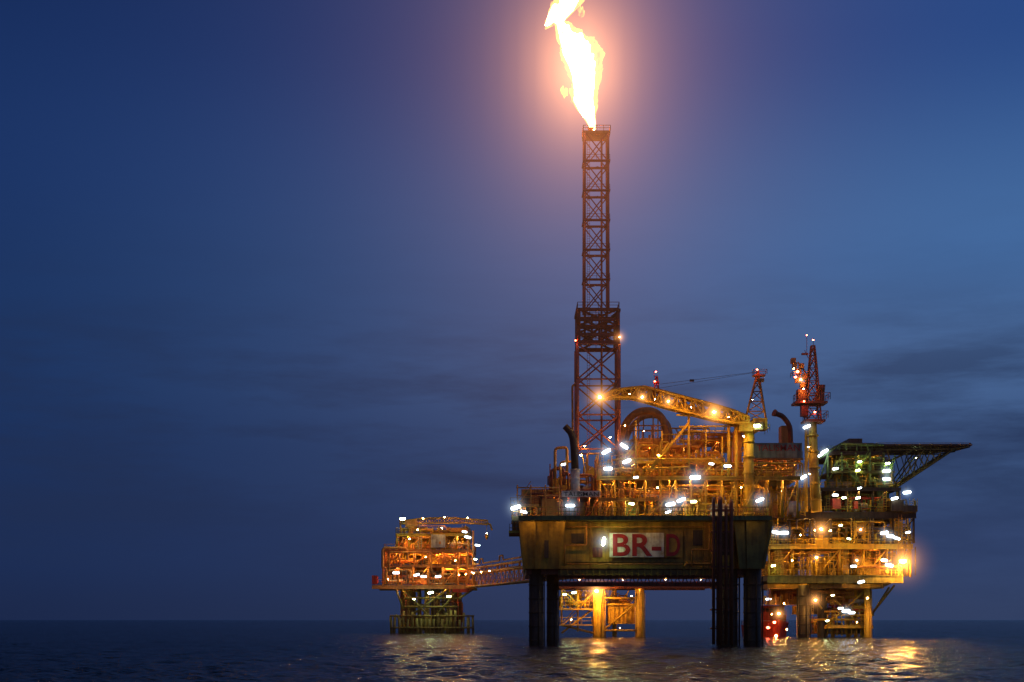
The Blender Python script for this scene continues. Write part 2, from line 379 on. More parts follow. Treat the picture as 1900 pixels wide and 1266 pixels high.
def leg(par,px,w,pyt,Y,mat=LEGM,name='leg',rings=True,z0=-3):
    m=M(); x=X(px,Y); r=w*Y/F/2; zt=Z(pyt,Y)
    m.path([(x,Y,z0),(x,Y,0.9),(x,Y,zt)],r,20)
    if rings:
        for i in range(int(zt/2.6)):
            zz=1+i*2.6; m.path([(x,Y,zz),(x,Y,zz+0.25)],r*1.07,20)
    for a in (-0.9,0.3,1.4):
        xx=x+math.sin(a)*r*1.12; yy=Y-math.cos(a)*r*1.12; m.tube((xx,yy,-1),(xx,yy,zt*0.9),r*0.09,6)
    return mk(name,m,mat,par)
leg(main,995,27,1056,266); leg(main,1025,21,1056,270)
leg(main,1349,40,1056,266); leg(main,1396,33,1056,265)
m=M()
for px,r,t in ((1324,0.3,925),(1336,0.42,925),(1347,0.3,940),(1357,0.35,930),(1331,0.2,960)):
    m.elbow([P(px,1196,259),P(px,t,259),P(px,t,266)],r,10)
for py in (945,985,1020,1050,1090,1130,1165): m.bx(1320,1362,py,py+3,258.9,261)
mk('riser_pipes',m,RUST,main,'weathered vertical riser pipes clamped to the leg')
deck(main,944,972,985,264,276,t=4,rmat=ORA); deck(main,946,1000,936,265,280,t=4,cols=1,colh=18,sp=24,mat=ORA,lamps=2,lsz=.2)
m=M()
m.stair(P(962,936,264.5),P(985,903,264.5)); 
for px in (960,985,1012,1038): m.tube(P(px,958,266),P(px,900,266),0.14,6)
m.tube(P(958,905,266),P(1040,905,266),0.12,6); m.tube(P(958,920,266),P(1040,920,266),0.08,6)
mk('stairway',m,ORA,main)
clutter(main,962,1044,905,956,267,285,34,3,(ORA,YEL,RUST))
clutter(main,950,985,945,984,265,272,10,33,(ORA,YEL,GREY))
bulkhead(main,968,1040,908,957,280,ORA); bulkhead(main,1112,1210,890,957,291,YEL); bulkhead(main,1255,1330,890,957,291,YEL); bulkhead(main,1350,1420,890,957,291,OLV); bulkhead(main,1160,1335,858,883,289,ORA); bulkhead(main,1020,1110,922,957,286,YEL)
deck(main,1014,1116,918,270,290,t=5,mat=RUST,cols=1,colh=36,sp=20,lamps=4,lsz=.2)
clutter(main,1020,1112,858,915,271,288,40,5,(ORA,YEL,RUST))
deck(main,1108,1486,884,268,292,t=7,cols=1,colh=70,sp=30,lamps=10,lsz=.26)
deck(main,1110,1300,925,266,282,t=5,cols=1,colh=32,sp=24,mat=ORA,lamps=5,lsz=.2)
deck(main,1150,1345,855,270,290,t=5,cols=1,colh=24,sp=26,lamps=5,lsz=.2)
deck(main,1400,1490,850,276,290,t=4,cols=1,colh=30,sp=30,mat=ORA,lamps=3,lsz=.2)
deck(main,1180,1300,826,274,288,t=4,cols=1,colh=26,sp=30,mat=ORA,lamps=3,lsz=.2)
deck(main,1300,1400,812,276,288,t=4,cols=1,colh=38,sp=34,mat=ORA,lamps=2,lsz=.2)
clutter(main,1112,1422,888,956,267.5,290,140,7,(YEL,YEL,ORA))
clutter(main,1112,1300,900,924,266.5,280,26,8)
clutter(main,1112,1490,858,882,269,288,90,9,(ORA,YEL,YEL))
clutter(main,1155,1340,815,852,271,288,50,10,(ORA,ORA,YEL))
clutter(main,1180,1400,786,824,275,288,46,12,(ORA,ORA,YEL))
clutter(main,1080,1160,838,880,272,284,30,13,(ORA,YEL,YEL))
clutter(main,1404,1488,850,880,272,284,24,14,(ORA,YEL,YEL)); clutter(main,1425,1500,888,955,276,295,36,15,(YEL,ORA,YEL))
m=M()
for px,t,b,r in ((1278,768,880,0.22),(1180,780,880,0.12),(1340,810,884,0.15),(1366,792,960,0.3),(1352,790,884,0.3),(1310,796,884,0.12),(1228,800,884,0.14)):
    m.tube(P(px,b,268.5),P(px,t,268.5),r,8)
m.tube(P(1278,785,268.3),P(1206,872,268.3),0.25,6); m.tube(P(1200,870,268.2),P(1278,866,268.2),0.18,6)
m.tube(P(1206,872,268.2),P(1240,822,268.2),0.15,6)
m.tube(P(1150,852,268.2),P(1345,852,268.2),0.16,6); m.tube(P(1260,792,268.4),P(1400,790,268.4),0.16,6); m.tube(P(1255,770,268.4),P(1290,772,268.4),0.2,6)
m.tube(P(1278,800,268.5),P(1350,800,268.5),0.12,6)
m.stair(P(1300,884,268),P(1330,855,268)); m.stair(P(1205,960,265),P(1235,927,265)); m.stair(P(1375,960,265.5),P(1410,886,265.5)); m.stair(P(1160,855,269),P(1185,828,269))
mk('gantry_frame',m,YEL,main)
m=M()
m.elbow([P(1030,915,272),P(1030,832,272),P(1052,830,272),P(1052,880,272)],0.28,8)
m.elbow([P(1040,915,273),P(1040,858,273),P(1068,856,273)],0.25,8)
m.elbow([P(1063,835,276),P(1062,715,276),P(1072,713,276)],0.22,8)
m.elbow([P(1112,842,275),P(1090,842,275),P(1088,900,275)],0.2,8)
mk('gooseneck_pipe',m,ORA,main)
for dy,r in ((0,0.75),(9,0.55)):
    m=M(); q=[(1148,868),(1152,805),(1166,778),(1185,763),(1212,762),(1230,776),(1236,800),(1236,855)]
    m.elbow([P(a+dy*1.0,b+dy,282+dy) for a,b in q],r,12,bend=2.2)
    for i in range(1,7):
        c_=P(q[i][0]+dy,q[i][1]+dy,282+dy); m.tube((c_.x,c_.y,c_.z),(c_.x,c_.y,Z(850,282+dy)),.14,5)
    for py in (790,820): m.tube(P(1150+dy,py+dy,281+dy),P(1238+dy,py+dy,281+dy),.14,5)
    mk('exhaust_duct',m,ORA,main,'rust-orange arched exhaust duct in a pipe frame')
lamp(main,1195,800,274,'y',.2); lamp(main,1160,790,276,'y',.2)  # lamps added to brighten the duct arch
m=M(); m.elbow([P(1440,768,276),P(1452,772,277),P(1466,790,278),P(1468,845,278)],0.5,12); m.elbow([P(1430,884,277),P(1428,868,277),P(1395,892,274),P(1380,890,274)],0.5,10)
m.path([P(1436,766,275.8),P(1440,768,276)],.7,14,[0.72,0.6]); mk('vent_pipe',m,RUST,main)
m=M(); m.bx(1362,1376,800,884,270,272); m.bx(1450,1470,790,850,280,283)
for py in range(806,880,12): m.bx(1361,1377,py,py+2,269.8,269.98)
mk('pipe_rack',m,ORA,main)

def container(px,py,w,h,Y,mat,lab):
    m=M(); x0,x1=X(px,Y),X(px+w,Y); z0,z1=Z(py+h,Y),Z(py,Y)
    m.box(x0,x1,Y,Y+5,z0+0.15,z1)
    n=int((x1-x0)/0.35)
    for i in range(n): m.box(x0+0.1+i*0.35,x0+0.22+i*0.35,Y-0.07,Y-0.004,z0+0.3,z1-0.2)
    for xx in (x0-0.06,x1-0.1): m.box(xx,xx+0.16,Y-0.12,Y-0.074,z0,z1+0.05)
    m.box(x0,x1,Y-0.12,Y-0.076,z1-0.16,z1+0.05); m.box(x0,x1,Y-0.12,Y-0.076,z0,z0+0.18)
    o=mk('shipping_container',m,mat); o['label']=lab; o['category']='container'; o['group']='containers on the platform decks'; return o
container(1006,926,28,32,267,ORA,'rusty orange ribbed steel container on platform deck')
container(1158,935,26,22,268.5,GRN,'green ribbed container on the platform main deck')
container(1268,935,40,24,269,YEL,'yellow ribbed container on the platform main deck')
container(1320,936,26,22,267,WHT,'dirty white ribbed container beside platform risers')

st=empty('exhaust_stack',P(1066,915,268),'pale based stack with soot black curved top on deck','exhaust stack')
m=M(); m.path([P(1068,917,268),P(1067,872,268)],0.85,16); 
for py in (912,890,873): m.path([P(1067,py,268),P(1067,py-2,268)],0.95,16)
mk('stack_base',m,WHT,st)
m=M(); pts=[P(1067,871,268),P(1065,830,268),P(1063,812,268),P(1059,802,268),P(1052,795,268),P(1048,791,268)]
m.path(pts,0.7,14,[0.72,0.7,0.72,0.7,0.62,0.6]); mk('stack_pipe',m,BLK,st)

def sign(lab,px0,px1,py0,py1,Y,txt,tb,pm,tm,off=0.004):
    e=empty('sign',P((px0+px1)/2,py1,Y),lab,'sign')
    m=M(); m.bx(px0,px1,py0,py1,Y,Y+0.15); 
    mk('sign_board',m,pm,e); text_mesh('lettering',txt,*tb,Y-0.03,tm,e,off); return e
sign('white name board with maroon letters BR-D on hull',1131,1232,989,1034,262.9,'BR-',(1137,1227,991,1032),WHT,MAR,0.018)
e=empty('sign',P(1246,1030,263.0),'maroon letter D painted on yellow hull plate','sign'); 
m=M(); m.bx(1233,1266,989,1034,262.95,263.1); mk('sign_board',m,HULL,e); text_mesh('lettering','D',1236,1262,991,1032,262.9,MAR,e,0.018)
sign('small white banner reading TALISMAN on deck railing',1042,1114,911,922,266.5,'TALISMAN',(1046,1111,913,921),WHT,BLK)
sign('pale banner reading TALISMAN in red under the crane',1398,1488,822,850,270,'TALISMAN',(1404,1484,825,837),GREY,RED)

for a in [(957,942,262,'w',1.15,.3),(972,950,262,'w',.8),(1058,939,264,'w',1.05,0),(1120,1005,260.5,'g',1.0,1.4,1),
 (1125,838,268,'w',1.05,.5),(1158,828,268,'w',1.0,-.5),(1163,856,268,'w',1.0,.4),(1128,870,266,'w',1.0,0),(1290,886,265,'w',1.2,0),
 (1244,936,264,'w',1.1,0.2),(1264,928,264.5,'w',1.0,.4),(1240,950,264,'w',.7),(1287,931,265,'g',.7,0),
 (1180,886,266,'w',.6),(1350,865,267,'w',.8),(1320,861,267,'w',.6),(1410,928,264,'w',.95,.4),(1172,935,265,'g',.6),
 (1078,845,272,'y',.36),(1046,862,272,'w',.6),(1375,905,266,'y',.26),(1220,905,266,'y',.28),(1222,845,268,'y',.34),
 (1405,790,264.5,'g',0.8,0),(1490,886,270,'w',0.9,.5),(1380,810,266,'y',.3),(1452,905,272,'y',.4),(1335,950,265,'y',.24)]:
    lamp(main,*a)
for px,s_ in ((985,.2),(1040,.2),(1090,.24),(1150,.17),(1205,.2),(1290,.13),(1390,.12)):
    fill_lamp(main,Vector((X(px,264),260.1,Z(966.5,264))),s_)  # added bulbs, hidden behind the deck lip to light the hull
for px,py in ((1075,1074),(1155,1074),(1235,1074),(1300,1074)): fill_lamp(main,P(px,py+2,267.6),.13)

# =============== FLARE TOWER ===============
TY=279
ft=empty('flare_tower',(X(1108,TY),TY,Z(840,TY)),'tall red-brown lattice flare tower rising from the platform','flare tower')
k=TY/F; cx=X(1108,TY)
m=M(); zs=[Z(p,TY) for p in (838,775,710,645)]; m.tower(cx,TY,zs,[38*k]*4,0.34,0.17)
mk('lower_lattice',m,TWR,ft)
m=M(); zs=[Z(p,TY) for p in (645,612,582)]; m.tower(cx,TY,zs,[36*k]*3,0.42,0.22)
for p,w in ((582,38),(600,35),(628,37),(641,37)):
    zz=Z(p,TY)
    for s_ in (-1,1):
        m.box(cx-w*k,cx+w*k,TY+s_*w*k-0.3,TY+s_*w*k+0.3,zz-0.35,zz+0.2)
        m.box(cx+s_*w*k-0.31,cx+s_*w*k+0.31,TY-w*k+0.31,TY+w*k-0.31,zz-0.34,zz+0.19)
    m.railbox(cx-w*k,cx+w*k,TY-w*k,TY+w*k,zz+0.2,r=0.07)
for px in (1085,1098,1112,1125): m.tube(P(px,641,TY),P(px,582,TY),0.25,6)
for s_ in (-1,1): m.tube((cx-34*k,TY+s_*10*k,Z(640,TY)),(cx+34*k,TY-s_*10*k,Z(584,TY)),0.25,6)
mk('transition_section',m,RUST,ft,'dense dark transition section with walkways')
m=M(); n=6; zs=[Z(580-(580-252)*i/n,TY) for i in range(n+1)]; m.tower(cx-0.25,TY,zs,[22*k-0.1*i*k for i in range(n+1)],0.25,0.12)
mk('upper_lattice',m,TWR,ft)
for i in range(1,n):
    zz=zs[i]; w=22*k; m=M()
    for (y0,y1) in ((TY-w-.3,TY-w+.35),(TY+w-.35,TY+w+.3)): m.box(cx-w-.6,cx+w+.1,y0,y1,zz+0.13,zz+0.3)
    for xa in (cx-w-.6,cx+w-.5): m.box(xa,xa+.6,TY-w+.36,TY+w-.36,zz+.13,zz+.29)
    m.rail((cx-w-.5,TY-w-.2,zz+.3),(cx+w,TY-w-.2,zz+.3),r=0.05,h=1.0)
    m.path([(cx-w*.8,TY,zz-.9),(cx,TY-w*.5,zz-.7),(cx+w*.8,TY,zz-.9)],.12,5)
    mk('rest_platform',m,TWR,ft)
m=M()
m.tube((cx+.9,TY+.5,Z(838,TY)),(cx+.9,TY+.5,Z(250,TY)),0.2,8)
for dx in (-1.4,-1.9): m.tube((cx+dx,TY+1,Z(838,TY)),(cx+dx,TY+1,Z(255,TY)),0.05,4)
z0=Z(838,TY)
while z0<Z(256,TY): m.tube((cx-1.4,TY+1,z0),(cx-1.9,TY+1,z0),0.04,4); z0+=0.5
mk('gas_riser',m,TWR,ft)
m=M(); w=23*k; zt=Z(250,TY); m.box(cx-w-.4,cx+w,TY-w,TY+w,zt-0.5,zt)
m.railbox(cx-w-.4,cx+w,TY-w,TY+w,zt,h=1.0,r=0.07,step=1.2)
m.path([P(1097,250,TY),P(1097,243,TY),P(1097,238,TY)],0.5,12,[0.5,0.5,0.75]); m.tube(P(1112,250,TY),P(1112,243,TY),0.2,6)
mk('burner_platform',m,ORA,ft)
lamp(ft,1149,626,TY-4,'o',.35,0,.5); lamp(ft,1068,632,TY-4,'r',.28)
lamp(ft,1085,828,TY-4.6,'y',.26); lamp(ft,1132,812,TY-4.6,'y',.26)

# =============== FLAME ===============
def flame(nodes_,mat,name,par,seed,Y=TY,amp=0.5,grow=1.0):
    fine=[]; n=len(nodes_)
    for i in range(n-1):
        for t in (0,0.2,0.4,0.6,0.8):
            fine.append([nodes_[i][j]*(1-t)+nodes_[i+1][j]*t for j in range(3)])
    fine.append(nodes_[-1])
    m=M(); N_=40; rg=[]
    for i,(a,b,w) in enumerate(fine):
        c=P(a,b,Y); r=w*Y/F*grow; ring=[]
        for kx in range(N_):
            an=2*math.pi*kx/N_; d=Vector((math.cos(an),math.sin(an)*0.85,0))
            q=c+d*r; nz=mnoise.fractal(Vector((q.x*0.45+seed,q.y*0.45,q.z*0.22)),1.0,2.0,3)
            n2=mnoise.fractal(Vector((q.x*1.2+seed,q.y*1.2,q.z*0.7)),1.0,2.0,3)
            rr=r*(1+amp*0.8*nz+amp*0.4*n2)
            q=c+d*max(0.05,rr)+Vector((0,0,nz*1.1+n2*.5)); ring.append(q)
        rg.append(ring)
    vs=[v for r_ in rg for v in r_]; fs=[]
    for i in range(len(rg)-1):
        for kx in range(N_): fs.append((i*N_+kx,i*N_+(kx+1)%N_,(i+1)*N_+(kx+1)%N_,(i+1)*N_+kx))
    m.add(vs,fs,True); m.f.append(tuple(reversed(range(N_)))); m.sm.append(False); o=(len(rg)-1)*N_; m.f.append(tuple(o+q for q in range(N_))); m.sm.append(False)
    return mk(name,m,mat,par)
fl=empty('gas_flame',P(1097,238,TY),'bright white-orange gas flame burning above the flare tower','flame')
body=[(1099,238,5),(1098,228,7),(1094,216,10),(1088,203,14),(1083,190,17),(1083,175,17),(1084,160,18),(1083,145,19),(1080,130,22),(1077,116,24),(1074,102,25),(1069,86,26),(1062,72,24),(1055,62,18),(1046,53,11),(1040,46,7),(1036,38,3)]
tong=[(1012,52,1),(1020,47,7),(1030,39,13),(1040,26,15),(1050,12,18),(1056,-3,19),(1062,-22,21),(1066,-45,20),(1072,-70,12),(1078,-95,2)]
flame(body,FLM,'flame_body',fl,3,amp=.32); flame(tong,FLM,'flame_tongue',fl,9,amp=.4)
flame(body,FLO,'flame_fringe',fl,14,amp=.6,grow=1.28); flame(tong,FLO,'flame_fringe',fl,17,amp=.6,grow=1.3)
flame(body,FLO,'flame_fringe',fl,31,amp=.5,grow=1.14)
for i,(a,b,w) in enumerate(((1048,174,6),(1043,162,4.5),(1079,26,6),(1075,12,6))):
    flame([(a-1,b+w*1.5,0.5),(a,b+w*.5,w*.9),(a+1,b-w*.4,w*.7),(a+2,b-w*1.6,.4)],FLO,'flame_wisp',fl,20+i)
glow_obj('bloom_glow',glow_volume('flare_glow',33.0,5.4,125.0,125.0/0.70,(1,0.40,0.16),0.70,72),fl,P(1075,122,TY)-WL[fl.name])  # added glow imitating bloom and scattered light of the flame

# =============== MAIN CRANE ===============
cr=empty('pedestal_crane',P(1390,960,268),'yellow pedestal crane with lit lattice boom stretched over the deck','crane')
m=M()
m.path([P(1389,960,268),P(1389,800,268)],0.95,20)
for py in (955,930,905,880,850,822,803): m.path([P(1389,py,268),P(1389,py-3,268)],1.15,20)
mk('pedestal',m,YEL,cr)
m=M(); m.bx(1372,1408,782,800,266.5,270); m.bx(1398,1424,776,796,266,269.5); m.railbox(X(1370,266),X(1428,266),265.8,271,Z(800,266)+.05)
mk('crane_house',m,YEL,cr)
m=M(); m.bx(1400,1416,783,797,265.4,265.98); mk('cab_window',m,GREY,cr)
m=M(); ap=P(1406,690,268.5)
for px,Y in ((1382,266.6),(1382,270.4),(1422,266.6),(1422,270.4)): m.tube(P(px,782,Y),ap+Vector((0,(Y-268.5)*0.25,0)),0.2,6)
for t in (0.2,0.4,0.6,0.8):
    a_=P(1382,782,266.6).lerp(ap,t); b_=P(1422,782,266.6).lerp(ap,t); m.tube(a_,b_,0.11,5); b2=P(1422,782,266.6).lerp(ap,t-0.2); m.tube(a_,b2,0.1,5); m.tube(P(1382,782,266.6).lerp(ap,t-.2),b_,0.1,5)
m.box(ap.x-0.9,ap.x+1.3,ap.y-0.9,ap.y+0.9,ap.z-0.9,ap.z-0.6); m.railbox(ap.x-0.9,ap.x+1.6,ap.y-0.9,ap.y+0.9,ap.z-0.6,h=0.9,r=0.05)
m.bx(1405,1418,702,708,267,268)
mk('mast_frame',m,ORA,cr)
nd=[]
key=[(1388,781,5),(1360,775,11),(1320,765,13),(1270,752,13),(1225,740,13),(1195,732,12),(1170,730,8),(1140,732,6),(1120,737,3)]
for i in range(len(key)-1):
    sub=3 if i<5 else 2
    for j in range(sub):
        t=j/sub; a_=key[i]; b_=key[i+1]; nd.append((P(a_[0]*(1-t)+b_[0]*t,a_[1]*(1-t)+b_[1]*t,267.5),1.2,(a_[2]*(1-t)+b_[2]*t)*0.1))
nd.append((P(1120,738,267.5),0.5,0.3))
m=M(); m.lattice(nd,0.32,0.2,5)
mk('boom',m,YEL,cr,'yellow lattice boom lit by its own floodlamps and small added lamps')
m=M()
for i in range(0,17):
    c_=nd[i+1][0]; d_=nd[i+2][0]; m.path([c_+Vector((0,0,-nd[i+1][2]*.3)),d_+Vector((0,0,-nd[i+2][2]*.3))],0.8,4)
mk('boom_walkway',m,YEL,cr)
m=M(); m.tube(ap,P(1225,713,268),0.04,4); m.tube(ap+Vector((0,.4,0)),P(1195,725,268),0.035,4); m.bx(1280,1288,704,708,268,268.4)
m.tube(P(1118,740,267.5),P(1118,770,267.5),0.04,4)
mk('pendant_cable',m,DARK,cr)
m=M()
m.tower(X(1218,268),268,[Z(736,268),Z(722,268),Z(708,268),Z(698,268)],[0.5,0.4,0.3,0.15],0.09,0.05); m.tube(P(1214,700,268),P(1213,688,268),0.06,5); m.box(X(1213,268),X(1223,268),267.5,268.5,Z(712,268),Z(709,268))
mk('wind_sensor_mast',m,RED,cr)
for a in [(1113,737,264.5,'o',.55,0,1.0),(1192,737,263.0,'x',.3,.2,.5),(1240,745,263.0,'x',.32,.2,.5),(1325,765,263.0,'x',.46,0,1.0),(1282,756,263.0,'x',.2),(1352,774,263.2,'x',.17),(1215,741,263.2,'x',.17),(1168,731,263.4,'o',.2),(1405,686,267,'r',.32),(1217,690,267,'r',.27),(1215,708,267.2,'r',.3),(1396,742,264.5,'y',.14)]:  # smaller sodium lamps along the boom are added to brighten it
    lamp(cr,*a)

# =============== QUARTERS PLATFORM ===============
QY=390
q=empty('quarters_platform',(X(1560,QY),405,0),'multi-level offshore quarters platform with helideck standing on tubular legs','oil platform')
deck(q,1424,1700,950,QY,425,t=12,mat=DARK,rmat=YEL,cols=1,colh=46,sp=42,lamps=6,lsz=.18)
deck(q,1424,1694,1010,QY,425,t=9,cols=1,colh=52,sp=42,lamps=6,lsz=.18)
deck(q,1424,1676,1068,QY,425,t=14,mat=OLV,lamps=6,lsz=.19,rmat=YEL)
deck(q,1520,1672,905,QY+1,420,t=6,mat=DARK,rmat=YEL,cols=1,colh=38,sp=26,lamps=3,lsz=.16)
deck(q,1536,1640,838,QY+3,418,t=6,mat=DARK,rmat=GRN,lamps=3,lsz=.16)
deck(q,1540,1660,874,QY+2,410,t=4,mat=OLV,rmat=GRN,lamps=3,lsz=.12)
bulkhead(q,1436,1490,963,1009,412,OLV); bulkhead(q,1530,1600,963,1009,412,GRN); bulkhead(q,1430,1480,1021,1067,414,YEL); bulkhead(q,1540,1640,1021,1067,414,OLV); bulkhead(q,1526,1650,913,949,410,GRN); bulkhead(q,1428,1518,905,949,412,ORA); bulkhead(q,1430,1600,1094,1120,414,ORA)
m=M(); m.bx(1558,1600,846,900,QY+10,418); m.bx(1604,1638,852,900,QY+12,416)
for px in range(1562,1600,8): m.bx(px,px+1.5,848,899,QY+9.8,QY+9.98)
mk('accommodation_wall',m,GRN,q,'green-lit clad accommodation block wall')
for px,py in ((1566,858),(1582,858),(1610,860),(1624,860),(1574,884),(1614,884)):
    m=M(); m.bx(px,px+6,py,py+7,QY+9.5,QY+9.75); mk('window',m,BLK,q)
clutter(q,1540,1655,843,872,QY+3,QY+9,24,29,(GRN,DARK,YEL)); clutter(q,1540,1660,877,903,QY+3,QY+9,26,30,(GRN,OLV,YEL)); clutter(q,1545,1635,818,836,QY+4,410,16,31,(GRN,DARK,OLV))
m=M()
for px in (1536,1562,1588,1614,1640): m.tube(P(px,900,QY+3),P(px,840,QY+3),0.3,8)
m.tube(P(1520,852,QY+3),P(1560,824,QY+3),0.3,6); m.tube(P(1520,895,QY+3),P(1536,845,QY+3),0.25,6); m.tube(P(1536,895,QY+2.9),P(1562,845,QY+2.9),0.15,6)
m.tube(P(1560,824,QY+3),P(1640,826,QY+3),0.35,6); m.stair(P(1640,900,QY+2),P(1662,850,QY+2)); m.stair(P(1600,900,QY+1),P(1575,875,QY+1)); m.stair(P(1590,873,QY+2),P(1615,840,QY+2))
for px in (1570,1590,1610): m.tube(P(px,838,QY+3),P(px,824,QY+3),0.2,6)
mk('quarters_frame',m,GRN,q)
m=M(); m.bx(1560,1622,822,832,QY+4,416); m.bx(1575,1600,814,821.5,QY+6,410); mk('plant_room',m,DARK,q)
hY=393; hz=Z(824,hY)
xa,xb=X(1628,hY),X(1806,hY); D_=20
oc=[(xa,hY),(xb-1.5,hY),(xb+.4,hY+4),(xb-1,hY+13),(xb-7,hY+D_),(xa+5,hY+D_),(xa,hY+D_-5)]
no=len(oc); cxm=(xa+xb)/2; cym=hY+D_/2
m=M(); m.add([(x,y,hz-0.5) for x,y in oc]+[(x,y,hz) for x,y in oc],[tuple(reversed(range(no))),tuple(range(no,2*no))]+[(i,(i+1)%no,no+(i+1)%no,no+i) for i in range(no)])
mk('helideck',m,DARK,q,'dark flat helicopter deck cantilevered on trusses')
oc2=[(cxm+(x-cxm)*1.03,cym+(y-cym)*1.1) for x,y in oc]
m=M()
for i in range(no):
    a_=oc[i];b_=oc2[i];c_=oc2[(i+1)%no]; m.tube((a_[0],a_[1],hz-.2),(b_[0],b_[1],hz+.15),0.1,4); m.tube((b_[0],b_[1],hz+.15),(c_[0],c_[1],hz+.15),0.1,4)
    for t in (.2,.4,.6,.8):
        u=Vector((*oc[i],hz-.2)).lerp(Vector((*oc[(i+1)%no],hz-.2)),t); v=Vector((*oc2[i],hz+.15)).lerp(Vector((*oc2[(i+1)%no],hz+.15)),t); m.tube(u,v,0.07,4)
mk('safety_net_frame',m,GREY,q)
m=M()
for y in (hY+1,hY+7,hY+13):
    m.tube((xa,y,hz-1.6),(xb-6,y,hz-1.3),0.2,4); m.tube((xb-6,y,hz-1.3),(xb-1,y,hz-.6),0.2,4)
    for i in range(12):
        xx=xa+(xb-6-xa)*i/12; m.tube((xx,y,hz-1.6),(xx+1,y,hz-.5),0.1,4); m.tube((xx+1,y,hz-.5),(xx+2,y,hz-1.6),0.1,4)
    fo=Vector((X(1664,hY),y,Z(905,hY)))
    m.tube(fo,(xb-5,y,hz-1.4),0.25,6); m.tube(fo,(cxm,y,hz-1.5),0.2,6); m.tube(fo,(xa+3,y,hz-1.5),0.22,6)
    m.tube((X(1640,hY),y,Z(862,hY)),(cxm-3,y,hz-1.5),0.18,6)
    for t in (.3,.5,.7):
        a_=fo.lerp(Vector((xb-5,y,hz-1.4)),t); m.tube(a_,(a_.x-2,y,hz-1.4),0.13,5); m.tube(a_,(a_.x+1.5,y,hz-1.4),0.13,5)
mk('helideck_truss',m,OLV,q)
m=M(); m.bx(1424,1640,1084,1092,QY+2,420); 
m.hexa([(X(1640,QY),QY+1,Z(1090,QY)),(X(1650,QY),QY+1,Z(1086,QY)),(X(1650,QY),420,Z(1086,QY)),(X(1640,QY),420,Z(1090,QY)),(X(1640,QY),QY+1,Z(1072,QY)),(X(1678,QY),QY+1,Z(1070,QY)),(X(1678,QY),420,Z(1070,QY)),(X(1640,QY),420,Z(1072,QY))])
mk('cellar_girder',m,HULL,q)
clutter(q,1428,1698,960,1008,QY,410,100,21,(YEL,YEL,GREY))
clutter(q,1428,1690,1020,1066,QY,412,100,22,(YEL,ORA,YEL))
clutter(q,1524,1670,912,948,QY+1,408,40,23,(YEL,GRN,RED))
clutter(q,1424,1520,900,948,QY,410,36,24,(YEL,ORA,GREY))
clutter(q,1655,1702,925,948,QY,410,16,25,(DARK,GREY,YEL))
clutter(q,1665,1700,955,1068,QY-1,405,20,27,(YEL,DARK,ORA))
clutter(q,1425,1620,1092,1122,QY+4,412,50,26,(YEL,ORA,ORA))
m=M(); m.bx(1545,1560,925,944,QY,QY+3); mk('fire_equipment_box',m,RED,q)
m=M(); m.bx(1585,1592,930,944,QY,QY+2); mk('fire_equipment_box',m,RED,q)
m=M(); m.bx(1654,1676,928,948,QY-2,QY+5); m.bx(1676,1702,938,950,QY-2,QY+5); mk('lifeboat_station',m,DARK,q)
for px,w_,Y in ((1490,24,393),(1525,17,398),(1610,13,394),(1574,8,412),(1600,10,418),(1450,9,415),(1545,7,405),(1588,7,402)):
    leg(q,px,w_,1086,Y,YEL if w_<14 else LEGM,rings=w_>14)
m=M()
for a_,b_ in (((1498,1095),(1525,1130)),((1530,1095),(1606,1170)),((1606,1095),(1530,1165)),((1500,1150),(1608,1150)),((1530,1135),(1608,1135)),((1530,1165),(1620,1165)),((1650,1090),(1612,1150)),((1660,1086),(1625,1130))):
    m.tube(P(a_[0],a_[1],396),P(b_[0],b_[1],396),0.3,6)
for px in range(1535,1615,9): m.tube(P(px,1180,397),P(px,1140,397),0.2,6)
m.railbox(X(1545,396),X(1620,396),396,410,Z(1140,396),r=0.09,h=1.6)
m.bx(1545,1622,1140,1143,396,410); m.bx(1535,1620,1160,1163,396,408)
mk('boat_landing',m,YEL,q)
clutter(q,1545,1618,1120,1140,397,408,26,28,(YEL,ORA,RED)); clutter(q,1500,1612,1144,1176,398,410,34,32,(YEL,ORA,OLV)); clutter(q,1480,1545,1094,1140,397,408,20,34,(YEL,ORA,OLV))
for a in [(1440,988,'w',.9),(1455,989,'w',1.0),(1485,993,'y',.3),(1512,984,'o',.26),(1524,982,'o',.5,0,1.1),(1541,985,'y',.4),(1597,983,'o',.3,0,.5),(1641,989,'w',.9),(1652,995,'w',.9),(1664,999,'w',.8),(1685,988,'w',.6),
 (1515,1035,'y',.42,0,.5),(1590,1040,'o',.36,0,.5),(1584,1051,'w',.7),(1641,1040,'w',.8),(1650,1049,'w',.9),(1435,1050,'g',.5),(1470,1040,'y',.3),
 (1598,1080,'w',.8),(1513,1114,'x',.34,0,.9),(1550,870,'w',.7),(1592,873,'g',.5),(1595,857,'g',.5),(1645,874,'w',.9),(1645,889,'w',.9),(1647,860,'g',.5),(1530,838,'w',.9,.5),(1522,845,'w',.7,.5),(1595,906,'w',.5),
 (1550,919,'w',.7),(1566,924,'g',.5),(1592,924,'g',.5),(1660,925,'w',.8),(1683,914,'w',.9),(1570,1134,'w',.9,.1),(1580,1137,'w',.8,0),(1560,1129,'w',.6),(1450,912,'y',.3),(1610,1110,'y',.3),(1560,975,'g',.4),(1575,1000,'g',.4),(1535,1152,'g',.35),(1590,1155,'y',.2),(1545,1105,'g',.35)]:  # last few green tubes in this row are added to brighten the decks
    kk=a[2]; lamp(q,a[0],a[1],QY-2.5 if a[1]>905 else QY+1.5,kk,a[3],a[4] if len(a)>4 else None,a[5] if len(a)>5 else 0)
lamp(q,1676,1042,QY-3,'x',1.0,0,2.2)
lamp(q,1700,850,400,'g',.2)
for i in range(8): lamp(q,1650+i*19,822,hY-.3,'y',.035)

